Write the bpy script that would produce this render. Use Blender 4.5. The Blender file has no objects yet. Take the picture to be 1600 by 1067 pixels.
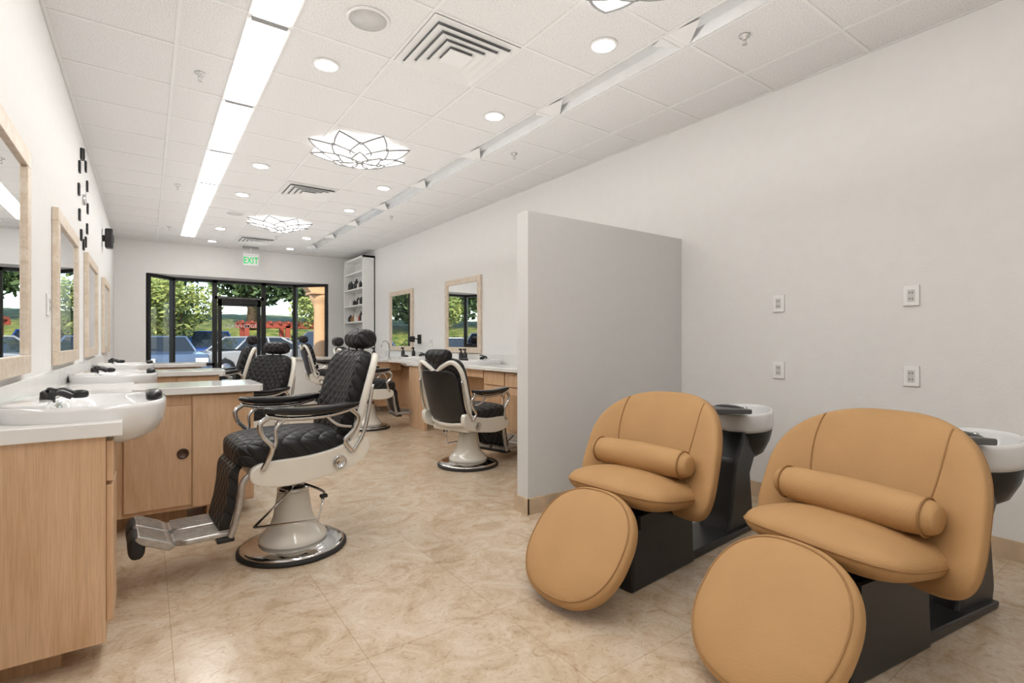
import bpy, bmesh, math, random
from mathutils import Vector, Matrix, Euler
random.seed(7)
S=bpy.context.scene
COL=S.collection
CZ=3.1; XL=-0.49; XR=3.87; YF=11.88; YB=-2.6
# ---------------- materials ----------------
def mk(name):
    m=bpy.data.materials.new(name); m.use_nodes=True
    nt=m.node_tree; b=nt.nodes.get('Principled BSDF'); return m,nt,b
def N(nt,t,**k):
    n=nt.nodes.new(t)
    for a,v in k.items(): setattr(n,a,v)
    return n
def ramp(nt,stops):
    r=N(nt,'ShaderNodeValToRGB'); e=r.color_ramp.elements
    while len(e)<len(stops): e.new(0.5)
    for i,(p,c) in enumerate(stops):
        e[i].position=p; e[i].color=(*c,1)
    return r
def plain(name,col,rough=0.5,metal=0.0,noise=0.04,scale=12,bump=0.0,bscale=200,coat=0.0,spec=0.5):
    m,nt,b=mk(name)
    tc=N(nt,'ShaderNodeTexCoord'); nz=N(nt,'ShaderNodeTexNoise'); nz.inputs['Scale'].default_value=scale
    nt.links.new(tc.outputs['Object'],nz.inputs['Vector'])
    lo=tuple(max(0,c*(1-noise)) for c in col); hi=tuple(min(1,c*(1+noise)) for c in col)
    r=ramp(nt,[(0.3,lo),(0.7,hi)]); nt.links.new(nz.outputs['Fac'],r.inputs['Fac'])
    nt.links.new(r.outputs['Color'],b.inputs['Base Color'])
    b.inputs['Roughness'].default_value=rough; b.inputs['Metallic'].default_value=metal
    b.inputs['Coat Weight'].default_value=coat; b.inputs['Specular IOR Level'].default_value=spec
    if bump>0:
        n2=N(nt,'ShaderNodeTexNoise'); n2.inputs['Scale'].default_value=bscale; n2.inputs['Detail'].default_value=3
        nt.links.new(tc.outputs['Object'],n2.inputs['Vector'])
        bp=N(nt,'ShaderNodeBump'); bp.inputs['Strength'].default_value=bump; bp.inputs['Distance'].default_value=0.004
        nt.links.new(n2.outputs['Fac'],bp.inputs['Height']); nt.links.new(bp.outputs['Normal'],b.inputs['Normal'])
    return m
def emis(name,col,st):
    m,nt,b=mk(name); b.inputs['Base Color'].default_value=(*col,1)
    b.inputs['Emission Color'].default_value=(*col,1); b.inputs['Emission Strength'].default_value=st
    return m
def wood(name,c1,c2,sc=(14,14,1.3)):
    m,nt,b=mk(name); tc=N(nt,'ShaderNodeTexCoord'); mp=N(nt,'ShaderNodeMapping'); mp.inputs['Scale'].default_value=sc
    nt.links.new(tc.outputs['Object'],mp.inputs['Vector'])
    n1=N(nt,'ShaderNodeTexNoise'); n1.inputs['Scale'].default_value=1.2; n1.inputs['Detail'].default_value=8; n1.inputs['Distortion'].default_value=1.2
    nt.links.new(mp.outputs[0],n1.inputs['Vector'])
    mp2=N(nt,'ShaderNodeMapping'); mp2.inputs['Scale'].default_value=(sc[0]*9,sc[1]*9,sc[2]*3); nt.links.new(tc.outputs['Object'],mp2.inputs['Vector'])
    n2=N(nt,'ShaderNodeTexNoise'); n2.inputs['Scale'].default_value=2; nt.links.new(mp2.outputs[0],n2.inputs['Vector'])
    r=ramp(nt,[(0.32,c1),(0.68,c2)]); nt.links.new(n1.outputs['Fac'],r.inputs['Fac'])
    mx=N(nt,'ShaderNodeMixRGB',blend_type='MULTIPLY'); mx.inputs['Fac'].default_value=0.35
    r2=ramp(nt,[(0.35,(0.7,0.62,0.55)),(0.55,(1,1,1))]); nt.links.new(n2.outputs['Fac'],r2.inputs['Fac'])
    nt.links.new(r.outputs['Color'],mx.inputs['Color1']); nt.links.new(r2.outputs['Color'],mx.inputs['Color2'])
    nt.links.new(mx.outputs[0],b.inputs['Base Color']); b.inputs['Roughness'].default_value=0.45
    return m
M={}
M['wall']=plain('wall_paint',(0.85,0.845,0.835),0.75,noise=0.01,bump=0.25,bscale=90)
M['part']=plain('partition_grey',(0.68,0.68,0.675),0.75,noise=0.01,bump=0.25,bscale=90)  # greyer tone than the other walls
M['wood']=wood('maple_wood',(0.61,0.385,0.22),(0.73,0.50,0.32))
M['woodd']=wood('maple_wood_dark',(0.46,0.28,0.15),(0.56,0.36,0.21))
M['frame']=wood('whitewashed_wood',(0.70,0.57,0.44),(0.82,0.73,0.62),(10,10,10))
M['quartz']=plain('white_quartz',(0.82,0.81,0.79),0.12,noise=0.03,scale=5)
M['ceram']=plain('white_ceramic',(0.78,0.78,0.78),0.08,noise=0.01,coat=0.5)
M['tan']=plain('tan_leather',(0.48,0.28,0.122),0.66,noise=0.05,scale=5,bump=0.35,bscale=160,spec=0.3)
M['tanp']=plain('tan_piping',(0.33,0.17,0.06),0.6)
M['blk']=plain('black_plastic',(0.012,0.012,0.013),0.32,noise=0.2)
M['blkg']=plain('black_gloss',(0.008,0.008,0.009),0.1,noise=0.2)
M['rub']=plain('black_rubber',(0.015,0.015,0.015),0.6)
M['chrome']=plain('chrome',(0.60,0.60,0.60),0.09,metal=1.0,noise=0.02)
M['alum']=plain('cast_aluminium',(0.46,0.44,0.42),0.36,metal=0.8,noise=0.15,scale=30)
M['cream']=plain('cream_enamel',(0.76,0.73,0.66),0.14,noise=0.02,coat=0.4)
M['white']=plain('white_paint',(0.88,0.88,0.87),0.4,noise=0.01)
M['bar']=plain('tbar_white',(0.80,0.80,0.79),0.4,noise=0.01)
M['dark']=plain('dark_void',(0.03,0.03,0.03),0.8)
M['ventd']=plain('vent_shadow',(0.34,0.34,0.34),0.8)
M['troff']=plain('troffer_reflector',(0.80,0.81,0.82),0.22,metal=0.55,noise=0.03)
M['mirror']=plain('mirror_glass',(0.92,0.93,0.93),0.005,metal=1.0,noise=0.0)
M['lightpanel']=emis('fluorescent_lens',(1.0,0.985,0.96),14)
M['down']=emis('downlight_lens',(1.0,0.97,0.92),34)
M['petal']=emis('led_petal',(1.0,0.985,0.96),2.6)
M['rimg']=plain('petal_rim',(0.30,0.30,0.30),0.4)
M['exitg']=emis('exit_green',(0.0,0.42,0.10),0.8)
M['asph']=plain('asphalt',(0.25,0.25,0.25),0.9,noise=0.15,scale=3)
M['peach']=plain('peach_stucco',(0.70,0.44,0.25),0.85,noise=0.04,bump=0.3,bscale=40)
M['trunk']=plain('bark',(0.10,0.07,0.045),0.9,noise=0.3)
M['red']=plain('red_paint',(0.32,0.06,0.035),0.6)
M['tire']=plain('tire',(0.02,0.02,0.02),0.8)
M['carglass']=plain('car_glass',(0.03,0.04,0.05),0.05)
M['taill']=plain('tail_light',(0.5,0.01,0.01),0.2)
M['base']=plain('travertine_base',(0.60,0.46,0.32),0.4,noise=0.15,scale=8)
M['plate']=plain('outlet_plate_white',(0.93,0.93,0.92),0.3,noise=0.0)
M['slotg']=plain('receptacle_and_shadow_grey',(0.66,0.66,0.65),0.4,noise=0.0)
# ceiling tile
m,nt,b=mk('ceiling_tile'); tc=N(nt,'ShaderNodeTexCoord')
n1=N(nt,'ShaderNodeTexNoise'); n1.inputs['Scale'].default_value=120; n1.inputs['Detail'].default_value=3
nt.links.new(tc.outputs['Object'],n1.inputs['Vector'])
r=ramp(nt,[(0.36,(0.66,0.655,0.65)),(0.5,(0.80,0.795,0.79))]); nt.links.new(n1.outputs['Fac'],r.inputs['Fac'])
nt.links.new(r.outputs['Color'],b.inputs['Base Color']); b.inputs['Roughness'].default_value=0.9
M['tile']=m
# floor
m,nt,b=mk('travertine_floor'); tc=N(nt,'ShaderNodeTexCoord'); mp=N(nt,'ShaderNodeMapping'); mp.inputs['Location'].default_value=(-0.08,-0.1,0)
nt.links.new(tc.outputs['Object'],mp.inputs['Vector'])
n1=N(nt,'ShaderNodeTexNoise'); n1.inputs['Scale'].default_value=3.6; n1.inputs['Detail'].default_value=12; n1.inputs['Roughness'].default_value=0.72; n1.inputs['Distortion'].default_value=1.8
nt.links.new(tc.outputs['Object'],n1.inputs['Vector'])
r=ramp(nt,[(0.30,(0.47,0.345,0.225)),(0.47,(0.60,0.475,0.345)),(0.62,(0.70,0.595,0.475))]); nt.links.new(n1.outputs['Fac'],r.inputs['Fac'])
n2=N(nt,'ShaderNodeTexNoise'); n2.inputs['Scale'].default_value=16; n2.inputs['Detail'].default_value=8; n2.inputs['Distortion'].default_value=2.6
nt.links.new(tc.outputs['Object'],n2.inputs['Vector'])
r2=ramp(nt,[(0.36,(0.72,0.63,0.54)),(0.46,(1,1,1)),(0.55,(1,1,1)),(0.58,(0.86,0.8,0.74)),(0.62,(1,1,1))]); nt.links.new(n2.outputs['Fac'],r2.inputs['Fac'])
mx=N(nt,'ShaderNodeMixRGB',blend_type='MULTIPLY'); mx.inputs['Fac'].default_value=0.5
nt.links.new(r.outputs['Color'],mx.inputs['Color1']); nt.links.new(r2.outputs['Color'],mx.inputs['Color2'])
bk=N(nt,'ShaderNodeTexBrick'); bk.offset=0; bk.squash=1
bk.inputs['Scale'].default_value=1; bk.inputs['Brick Width'].default_value=0.6; bk.inputs['Row Height'].default_value=0.6
bk.inputs['Mortar Size'].default_value=0.0018; bk.inputs['Mortar Smooth'].default_value=0.3
bk.inputs['Color1'].default_value=(1,1,1,1); bk.inputs['Color2'].default_value=(0.93,0.92,0.9,1); bk.inputs['Mortar'].default_value=(0.72,0.65,0.57,1)
nt.links.new(mp.outputs[0],bk.inputs['Vector'])
mx2=N(nt,'ShaderNodeMixRGB',blend_type='MULTIPLY'); mx2.inputs['Fac'].default_value=1
nt.links.new(mx.outputs[0],mx2.inputs['Color1']); nt.links.new(bk.outputs['Color'],mx2.inputs['Color2'])
nt.links.new(mx2.outputs[0],b.inputs['Base Color']); b.inputs['Roughness'].default_value=0.24
M['floor']=m
# quilted
m,nt,b=mk('quilted_black_vinyl'); tc=N(nt,'ShaderNodeTexCoord'); sp=N(nt,'ShaderNodeSeparateXYZ'); nt.links.new(tc.outputs['Object'],sp.inputs[0])
def mth(op,a,bb):
    n=N(nt,'ShaderNodeMath',operation=op)
    for i,v in enumerate((a,bb)):
        if isinstance(v,(int,float)): n.inputs[i].default_value=v
        else: nt.links.new(v,n.inputs[i])
    return n.outputs[0]
a=mth('MULTIPLY',mth('ADD',sp.outputs[0],sp.outputs[2]),0.75)
p=mth('PINGPONG',mth('ADD',a,sp.outputs[1]),0.036); q=mth('PINGPONG',mth('SUBTRACT',a,sp.outputs[1]),0.036)
mn=mth('MINIMUM',p,q); pw=mth('POWER',mth('MULTIPLY',mn,28.0),0.5)
bp=N(nt,'ShaderNodeBump'); bp.inputs['Strength'].default_value=0.9; bp.inputs['Distance'].default_value=0.012
nt.links.new(pw,bp.inputs['Height']); nt.links.new(bp.outputs['Normal'],b.inputs['Normal'])
b.inputs['Base Color'].default_value=(0.013,0.013,0.014,1); b.inputs['Roughness'].default_value=0.45
b.inputs['Specular IOR Level'].default_value=0.35
M['quilt']=m
# window glass
m=bpy.data.materials.new('window_glass'); m.use_nodes=True; nt=m.node_tree; nt.nodes.clear()
o=N(nt,'ShaderNodeOutputMaterial'); mix=N(nt,'ShaderNodeMixShader'); t=N(nt,'ShaderNodeBsdfTransparent'); g=N(nt,'ShaderNodeBsdfGlossy'); g.inputs['Roughness'].default_value=0.01
t.inputs['Color'].default_value=(0.93,0.95,0.94,1)
lw=N(nt,'ShaderNodeLayerWeight'); lw.inputs['Blend'].default_value=0.12
nt.links.new(lw.outputs['Facing'],mix.inputs[0]); nt.links.new(t.outputs[0],mix.inputs[1]); nt.links.new(g.outputs[0],mix.inputs[2]); nt.links.new(mix.outputs[0],o.inputs[0])
M['glass']=m
def leafmat(name,c1,c2):
    m,nt,b=mk(name); tc=N(nt,'ShaderNodeTexCoord'); nz=N(nt,'ShaderNodeTexNoise'); nz.inputs['Scale'].default_value=1.8; nz.inputs['Detail'].default_value=6
    nt.links.new(tc.outputs['Object'],nz.inputs['Vector']); r=ramp(nt,[(0.35,c1),(0.65,c2)]); nt.links.new(nz.outputs['Fac'],r.inputs['Fac'])
    nt.links.new(r.outputs['Color'],b.inputs['Base Color']); b.inputs['Roughness'].default_value=0.7; return m
M['leafd']=leafmat('foliage_dark',(0.025,0.055,0.025),(0.12,0.19,0.07))
M['leafl']=leafmat('foliage_light',(0.15,0.22,0.05),(0.42,0.46,0.13))
M['ivy']=leafmat('ivy_ground',(0.06,0.12,0.02),(0.30,0.30,0.07))
# ---------------- geometry helpers ----------------
def link(o,parent):
    COL.objects.link(o)
    if parent is not None: o.parent=parent
    return o
def empty(name,loc=(0,0,0),rz=0):
    e=bpy.data.objects.new(name,None); e.empty_display_size=0.1; e.location=loc; e.rotation_euler=(0,0,rz); COL.objects.link(e); return e
def mesh(name,v,f,mat,parent=None,smooth=False,mats=None,mi=None):
    me=bpy.data.meshes.new(name); me.from_pydata([tuple(p) for p in v],[],f); me.update()
    if mats:
        for mm in mats: me.materials.append(mm)
        for i,pn in enumerate(me.polygons): pn.material_index=mi[i]
    else: me.materials.append(mat)
    if smooth:
        for pn in me.polygons: pn.use_smooth=True
    o=bpy.data.objects.new(name,me); link(o,parent); return o
def fixn(o):
    bm=bmesh.new(); bm.from_mesh(o.data); bmesh.ops.recalc_face_normals(bm,faces=bm.faces[:]); bm.to_mesh(o.data); bm.free()
def bevel(o,w,seg=2):
    bm=bmesh.new(); bm.from_mesh(o.data); bmesh.ops.recalc_face_normals(bm,faces=bm.faces[:])
    bmesh.ops.bevel(bm,geom=bm.edges[:],offset=w,segments=seg,affect='EDGES',profile=0.5,clamp_overlap=True)
    bm.to_mesh(o.data); bm.free()
BF=[(0,3,2,1),(4,5,6,7),(0,1,5,4),(1,2,6,5),(2,3,7,6),(3,0,4,7)]
def bv(x0,x1,y0,y1,z0,z1):
    return [(x0,y0,z0),(x1,y0,z0),(x1,y1,z0),(x0,y1,z0),(x0,y0,z1),(x1,y0,z1),(x1,y1,z1),(x0,y1,z1)]
def box(name,x0,x1,y0,y1,z0,z1,mat,parent=None,bev=0,seg=2):
    o=mesh(name,bv(x0,x1,y0,y1,z0,z1),BF,mat,parent)
    if bev: bevel(o,bev,seg)
    return o
def boxes(name,lst,mat,parent=None):
    v=[];f=[]
    for b_ in lst:
        n=len(v); v+=bv(*b_); f+=[tuple(i+n for i in q_) for q_ in BF]
    return mesh(name,v,f,mat,parent)
def lathe(name,prof,mat,parent=None,loc=(0,0,0),seg=40,sx=1,sy=1,R=None):
    v=[];f=[]
    for r_,z_ in prof:
        for i in range(seg):
            a_=2*math.pi*i/seg; p_=Vector((r_*math.cos(a_)*sx,r_*math.sin(a_)*sy,z_))
            if R is not None: p_=R@p_
            v.append(p_+Vector(loc))
    for j in range(len(prof)-1):
        for i in range(seg):
            k=(i+1)%seg; f.append((j*seg+i,j*seg+k,(j+1)*seg+k,(j+1)*seg+i))
    f.append(tuple(range(seg))[::-1]); f.append(tuple((len(prof)-1)*seg+i for i in range(seg)))
    o=mesh(name,v,f,mat,parent,True)
    return o
def cr(pts,n=8,closed=False):
    P=[Vector(p_) for p_ in pts]; out=[]; L=len(P)
    rng=L if closed else L-1
    for i in range(rng):
        if closed: p0,p1,p2,p3=P[(i-1)%L],P[i],P[(i+1)%L],P[(i+2)%L]
        else: p0,p1,p2,p3=P[max(i-1,0)],P[i],P[i+1],P[min(i+2,L-1)]
        for k in range(n):
            t_=k/n
            out.append(0.5*((2*p1)+(-p0+p2)*t_+(2*p0-5*p1+4*p2-p3)*t_*t_+(-p0+3*p1-3*p2+p3)*t_**3))
    if not closed: out.append(P[-1])
    return out
def tubegeo(pts,r_,seg=8,closed=False):
    v=[];f=[];n=len(pts); up=None
    for i,p_ in enumerate(pts):
        if closed: d=(pts[(i+1)%n]-pts[i-1])
        else: d=pts[min(i+1,n-1)]-pts[max(i-1,0)]
        if d.length<1e-9: d=Vector((0,0,1))
        d.normalize()
        if up is None:
            up=Vector((0,0,1)) if abs(d.z)<0.9 else Vector((1,0,0))
        s_=d.cross(up); 
        if s_.length<1e-6: s_=d.orthogonal()
        s_.normalize(); up=s_.cross(d).normalized()
        for k in range(seg):
            a_=2*math.pi*k/seg; v.append(p_+r_*(math.cos(a_)*s_+math.sin(a_)*up))
    m_=n if closed else n-1
    for i in range(m_):
        j=(i+1)%n
        for k in range(seg):
            l=(k+1)%seg; f.append((i*seg+k,i*seg+l,j*seg+l,j*seg+k))
    if not closed:
        f.append(tuple(range(seg))[::-1]); f.append(tuple((n-1)*seg+k for k in range(seg)))
    return v,f
def tube(name,pts,r_,mat,parent=None,smooth=True,closed=False,seg=8,sub=8):
    P=cr(pts,sub,closed) if smooth else [Vector(p_) for p_ in pts]
    v,f=tubegeo(P,r_,seg,closed); return mesh(name,v,f,mat,parent,True)
def tubes(name,lst,r_,mat,parent=None,closed=False,seg=6):
    V=[];F=[]
    for P in lst:
        v,f=tubegeo([Vector(p_) for p_ in P],r_,seg,closed); n=len(V); V+=v; F+=[tuple(i+n for i in q_) for q_ in f]
    return mesh(name,V,F,mat,parent,True)
def spw(x,e): return math.copysign(abs(x)**e,x)
def sell(name,c,h,e1,e2,mat,parent=None,axis='z',f=None,rot=None,nu=48,nv=20):
    v=[];F=[]
    def put(a_,b_,p_):
        if axis=='z': q_=Vector((a_*h[0],b_*h[1],p_*h[2]))
        elif axis=='x': q_=Vector((p_*h[0],a_*h[1],b_*h[2]))
        else: q_=Vector((b_*h[0],p_*h[1],a_*h[2]))
        if f: q_=f(q_)
        if rot is not None: q_=rot@q_
        v.append(q_+Vector(c))
    put(0,0,-1)
    for j in range(1,nv):
        ph=-math.pi/2+math.pi*j/nv
        for i in range(nu):
            th=2*math.pi*i/nu; cp=spw(math.cos(ph),e1)
            put(cp*spw(math.cos(th),e2),cp*spw(math.sin(th),e2),spw(math.sin(ph),e1))
    put(0,0,1); top=len(v)-1
    for i in range(nu): F.append((0,1+(i+1)%nu,1+i)); F.append((top,top-nu+i,top-nu+(i+1)%nu))
    for j in range(nv-2):
        for i in range(nu):
            k=(i+1)%nu; F.append((1+j*nu+i,1+j*nu+k,1+(j+1)*nu+k,1+(j+1)*nu+i))
    return mesh(name,v,F,mat,parent,True)
def prof(name,pts,y0,y1,mat,parent=None,bev=0,seg=2,plane='xz'):
    n=len(pts)
    if plane=='xz': v=[(p_[0],y0,p_[1]) for p_ in pts]+[(p_[0],y1,p_[1]) for p_ in pts]
    elif plane=='xy': v=[(p_[0],p_[1],y0) for p_ in pts]+[(p_[0],p_[1],y1) for p_ in pts]
    else: v=[(y0,p_[0],p_[1]) for p_ in pts]+[(y1,p_[0],p_[1]) for p_ in pts]
    f=[tuple(range(n)),tuple(range(2*n-1,n-1,-1))]+[(i,(i+1)%n,n+(i+1)%n,n+i) for i in range(n)]
    o=mesh(name,v,f,mat,parent); fixn(o)
    if bev: bevel(o,bev,seg)
    return o
def text(name,s,size,loc,rot,mat,parent=None,ext=0.001,al='CENTER'):
    c=bpy.data.curves.new(name,'FONT'); c.body=s; c.size=size; c.extrude=ext; c.align_x=al; c.align_y='CENTER'
    c.materials.append(mat); o=bpy.data.objects.new(name,c); o.location=loc; o.rotation_euler=rot; link(o,parent); return o
# ---------------- room shell ----------------
box('floor',XL-0.12,XR+0.12,YB-0.12,12.56,-0.06,0,M['floor'])
box('wall_left',XL-0.12,XL,YB-0.12,YF+0.12,0,CZ+0.25,M['wall'])
box('wall_right',XR,XR+0.12,YB-0.12,YF+0.12,0,CZ+0.25,M['wall'])
box('wall_back',XL,XR,YB-0.12,YB,0,CZ+0.25,M['wall'])
boxes('wall_front',[(XL,-0.02,YF,YF+0.12,0,CZ+.2),(3.35,XR,YF,YF+0.12,0,CZ+.2),(-0.02,3.35,YF,YF+0.12,2.5,CZ+.2)],M['wall'])
prof('ceiling_bay_soffit',[(-0.04,YF+0.12),(3.4,YF+0.12),(2.85,12.56),(0.36,12.56)],2.5,2.6,M['wall'],plane='xy')
boxes('ceiling',[(XL,2.62,YB,YF,CZ,CZ+0.04),(2.83,XR,YB,YF,CZ,CZ+0.04),(2.62,2.83,10.93,YF,CZ,CZ+0.04),(2.62,2.83,YB,YF,CZ+0.13,CZ+0.16)],M['tile'])
# partition
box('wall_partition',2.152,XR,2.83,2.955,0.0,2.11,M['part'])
boxes('baseboard_partition',[(2.14,XR,2.815,2.83,0,0.11),(2.137,2.152,2.815,2.97,0,0.11),(2.14,XR,2.955,2.97,0,0.11)],M['base'])
boxes('baseboard_right',[(XR-0.014,XR,YB,2.815,0,0.11)],M['base'])
box('baseboard_left',XL,XL+0.014,YB,2.3,0,0.11,M['base'])
boxes('baseboard_front',[(XL+0.014,-0.02,YF-0.014,YF,0,0.11),(3.35,XR-0.014,YF-0.014,YF,0,0.11)],M['base'])
# grid
g=[]; gz=CZ-0.006
for x in (XL+0.012,0.15,0.485,0.705,1.34,1.975,2.61,2.835,3.45,XR-0.012):
    g.append((x-0.010,x+0.010,YB,YF,gz,CZ+0.001))
ys=[4.55+0.635*k for k in range(-11,12)]
for y in ys:
    if YB<y<YF-0.05:
        for a_,c_ in ((XL,0.475),(0.715,2.60),(2.845,XR)): g.append((a_,c_,y-0.010,y+0.010,gz+0.001,CZ+0.001))
boxes('ceiling_grid_trim',g,M['bar'])
# left fluorescent row
y=10.87
while y>YB+1.3:
    e=empty('fluorescent_troffer',(0.595,y-0.62,CZ))
    box('lens',-0.098,0.098,-0.605,0.605,-0.012,-0.004,M['lightpanel'],e)
    boxes('housing',[(-0.098,0.098,0.605,0.63,-0.015,0.0),(-0.098,0.098,-0.63,-0.605,-0.015,0.0)],M['ventd'],e)
    y-=1.262
# right recessed row (unlit)
y=10.87
while y>YB+1.3:
    e=empty('parabolic_troffer',(2.722,y-0.63,CZ))
    v=[(-0.103,-.62,0),(-0.075,-.62,.055),(0.075,-.62,.055),(0.103,-.62,0),(-0.103,.62,0),(-0.075,.62,.055),(0.075,.62,.055),(0.103,.62,0)]
    mesh('reflector',v,[(0,1,5,4),(1,2,6,5),(2,3,7,6)],M['troff'],e)
    boxes('end_plates',[(-0.102,0.102,-0.63,-0.60,0.002,0.06),(-0.102,0.102,0.60,0.63,0.002,0.06)],M['white'],e)
    V=[];F=[]
    for s_ in (-1,1):
        n=len(V); V+=[(-0.10,s_*0.60,0.0),(0.10,s_*0.60,0.0),(0.0,s_*0.45,0.05)]; F.append((n,n+1,n+2))
    mesh('end_reflectors',V,F,M['white'],e)
    y-=1.262
# downlights
for x in (1.0,2.38):
    for y in (-1.3,-0.1,1.1,2.33,3.6,6.08,7.4,9.84,11.17):
        e=empty('recessed_downlight',(x,y,CZ-0.002))
        lathe('trim_ring',[(0.088,0),(0.086,-0.01),(0.068,-0.008),(0.062,0.0)],M['white'],e,seg=32)
        lathe('lens',[(0.06,-0.001),(0.06,-0.0105),(0.001,-0.0105)],M['down'],e,seg=24)
# flower chandeliers
def flower(x,y,rz):
    e=empty('flower_ceiling_light',(x,y,CZ),rz)
    lathe('canopy',[(0.14,0),(0.14,-0.03),(0.10,-0.045),(0.03,-0.05),(0.03,-0.12),(0.001,-0.125)],M['white'],e)
    rims=[];V=[];F=[]
    for n_,r0,r1,w,z,tl,off in ((8,0.10,0.50,0.13,-0.05,0.035,0),(8,0.07,0.36,0.10,-0.085,0.03,0.39),(6,0.03,0.23,0.075,-0.12,0.02,0.1)):
        for i in range(n_):
            a_=2*math.pi*i/n_+off; ca,sa=math.cos(a_),math.sin(a_)
            L=[];R_=[]
            for k_ in range(11):
                t_=k_/10; rr=r0+(r1-r0)*t_; ww=w*(math.sin(math.pi*min(1,t_*0.98+0.02)**0.85))**0.9 if 0<t_<1 else 0.0
                zz=z+tl*(t_**2)-0.02*math.sin(math.pi*t_)
                L.append((rr*ca-ww*sa,rr*sa+ww*ca,zz)); R_.append((rr*ca+ww*sa,rr*sa-ww*ca,zz))
            loop=L+R_[-2:0:-1]; rims.append(loop)
            n=len(V); V+=L+R_
            for k_ in range(10): F.append((n+k_,n+k_+1,n+11+k_+1,n+11+k_))
    mesh('petals',V,F,M['petal'],e)
    tubes('petal_rims',rims,0.009,M['rimg'],e,closed=True,seg=5)
flower(1.72,5.02,0.1); flower(1.72,8.8,0.3); flower(1.86,1.66,0.2)
# vents
for y in (2.965,6.77,10.58):
    e=empty('ceiling_air_vent',(1.658,y,CZ))
    V=[];F=[]
    def ring(h0,z0,h1,z1):
        n=len(V)
        for h_,z_ in ((h0,z0),(h1,z1)): V.extend([(-h_,-h_,z_),(h_,-h_,z_),(h_,h_,z_),(-h_,h_,z_)])
        for i in range(4): F.append((n+i,n+(i+1)%4,n+4+(i+1)%4,n+4+i))
    ring(0.305,-0.008,0.262,-0.014)
    for a_ in (0.262,0.200,0.140): ring(a_,-0.040,a_-0.058,-0.018); ring(a_,-0.040,a_,-0.034)
    o=mesh('louvers',V,F,M['bar'],e)
    box('core',-0.085,0.085,-0.085,0.085,-0.042,-0.036,M['bar'],e,0.003)
    box('backing',-0.27,0.27,-0.27,0.27,-0.0075,-0.001,M['ventd'],e)
SG=plain('speaker_grille',(0.6,0.6,0.59),0.6,bump=0.5,bscale=300)
for x,y in ((1.06,2.95),(1.06,8.56)):
    e=empty('ceiling_speaker',(x,y,CZ)); lathe('rim',[(0.125,0),(0.123,-0.012),(0.112,-0.014),(0.108,-0.009)],M['bar'],e)
    lathe('grille',[(0.108,-0.002),(0.108,-0.009),(0.001,-0.011)],SG,e)
for x,y in ((0.306,4.23),(3.02,4.2),(0.3,7.4),(3.02,1.75),(3.02,7.4),(1.9,10.0),(0.3,10.2)):
    e=empty('fire_sprinkler',(x,y,CZ-0.0)); lathe('escutcheon',[(0.035,0),(0.033,-0.01),(0.014,-0.016),(0.012,-0.03),(0.004,-0.031)],M['chrome'],e,seg=20)
    tubes('frame',[[(-.012,0,-.03),(-.016,0,-.042),(0,0,-.055)],[(.012,0,-.03),(.016,0,-.042),(0,0,-.055)]],0.002,M['chrome'],e)
    lathe('deflector',[(0.016,-0.054),(0.016,-0.057),(0.001,-0.057)],M['chrome'],e,seg=16)
# exit sign
e=empty('exit_sign',(1.69,11.4,2.82))
box('panel',-0.135,0.135,-0.012,0.012,-0.1,0.1,plain('sign_acrylic',(0.9,0.91,0.9),0.2),e,0.004)
box('top_housing',-0.145,0.145,-0.03,0.03,0.1,0.145,M['white'],e,0.005)
box('ceiling_canopy',-0.14,0.14,-0.045,0.045,0.24,0.28,M['ventd'],e,0.004)
box('stem',-0.012,0.012,-0.012,0.012,0.145,0.24,M['white'],e)
t_=text('exit_lettering','EXIT',0.165,(0,-0.0135,-0.005),(math.pi/2,0,0),M['exitg'],e,0.002); t_.data.offset=0.003; t_.scale=(0.72,1.1,1); t_.data.space_character=1.12
# ---------------- storefront ----------------
bay=[(0.0,11.90),(0.42,12.45),(1.16,12.45),(2.10,12.45),(2.76,12.45),(3.33,11.90)]
def seg_frame(name,p0,p1,z0,z1,parts=()):
    d=Vector((p1[0]-p0[0],p1[1]-p0[1],0)); L=d.length; e=empty(name,(p0[0],p0[1],0),math.atan2(d.y,d.x))
    w=0.028
    fr=[(0.0,w*1.6,-.04,.04,z0,z1),(L-w*1.6,L,-.04,.04,z0,z1),(0,L,-.04,.04,z1-0.06,z1),(0,L,-.04,.04,z0,z0+0.08)]
    for z_ in parts: fr.append((0,L,-.04,.04,z_-0.03,z_+0.03))
    boxes('frame',fr,M['blk'],e)
    mesh('glass_pane',[(0.03,0,z0+.05),(L-.03,0,z0+.05),(L-.03,0,z1-.05),(0.03,0,z1-.05)],[(0,1,2,3)],M['glass'],e); return e,L
for i in (0,1,3,4): seg_frame('window_%d'%(i+1 if i<2 else i),bay[i],bay[i+1],0.0,2.5,(0.72,) if i in(0,1) else ())
e,L=seg_frame('door_1',bay[2],bay[3],0.0,2.5,(2.13,))
boxes('door_leaf_frame',[(0.06,0.13,-.03,.03,0.02,2.1),(L-0.13,L-0.06,-.03,.03,0.02,2.1),(0.06,L-0.06,-.03,.03,1.96,2.1),(0.06,L-0.06,-.03,.03,0.02,0.25)],M['blk'],e)
tube('push_bar',[(0.12,-0.03,1.02),(0.16,-0.09,1.02),(L-0.16,-0.09,1.02),(L-0.12,-0.03,1.02)],0.016,M['blk'],e,smooth=False)
box('door_closer',L-0.45,L-0.12,-0.09,-0.03,2.0,2.06,M['blk'],e,0.008)
text('shop_name','URBAN EDGE',0.105,(L*0.52,-0.012,1.53),(math.pi/2,0,0),M['white'],e)
text('header_notice','THIS DOOR TO REMAIN UNLOCKED DURING BUSINESS HOURS',0.028,(L/2,-0.045,2.13),(math.pi/2,0,0),M['white'],e)
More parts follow.
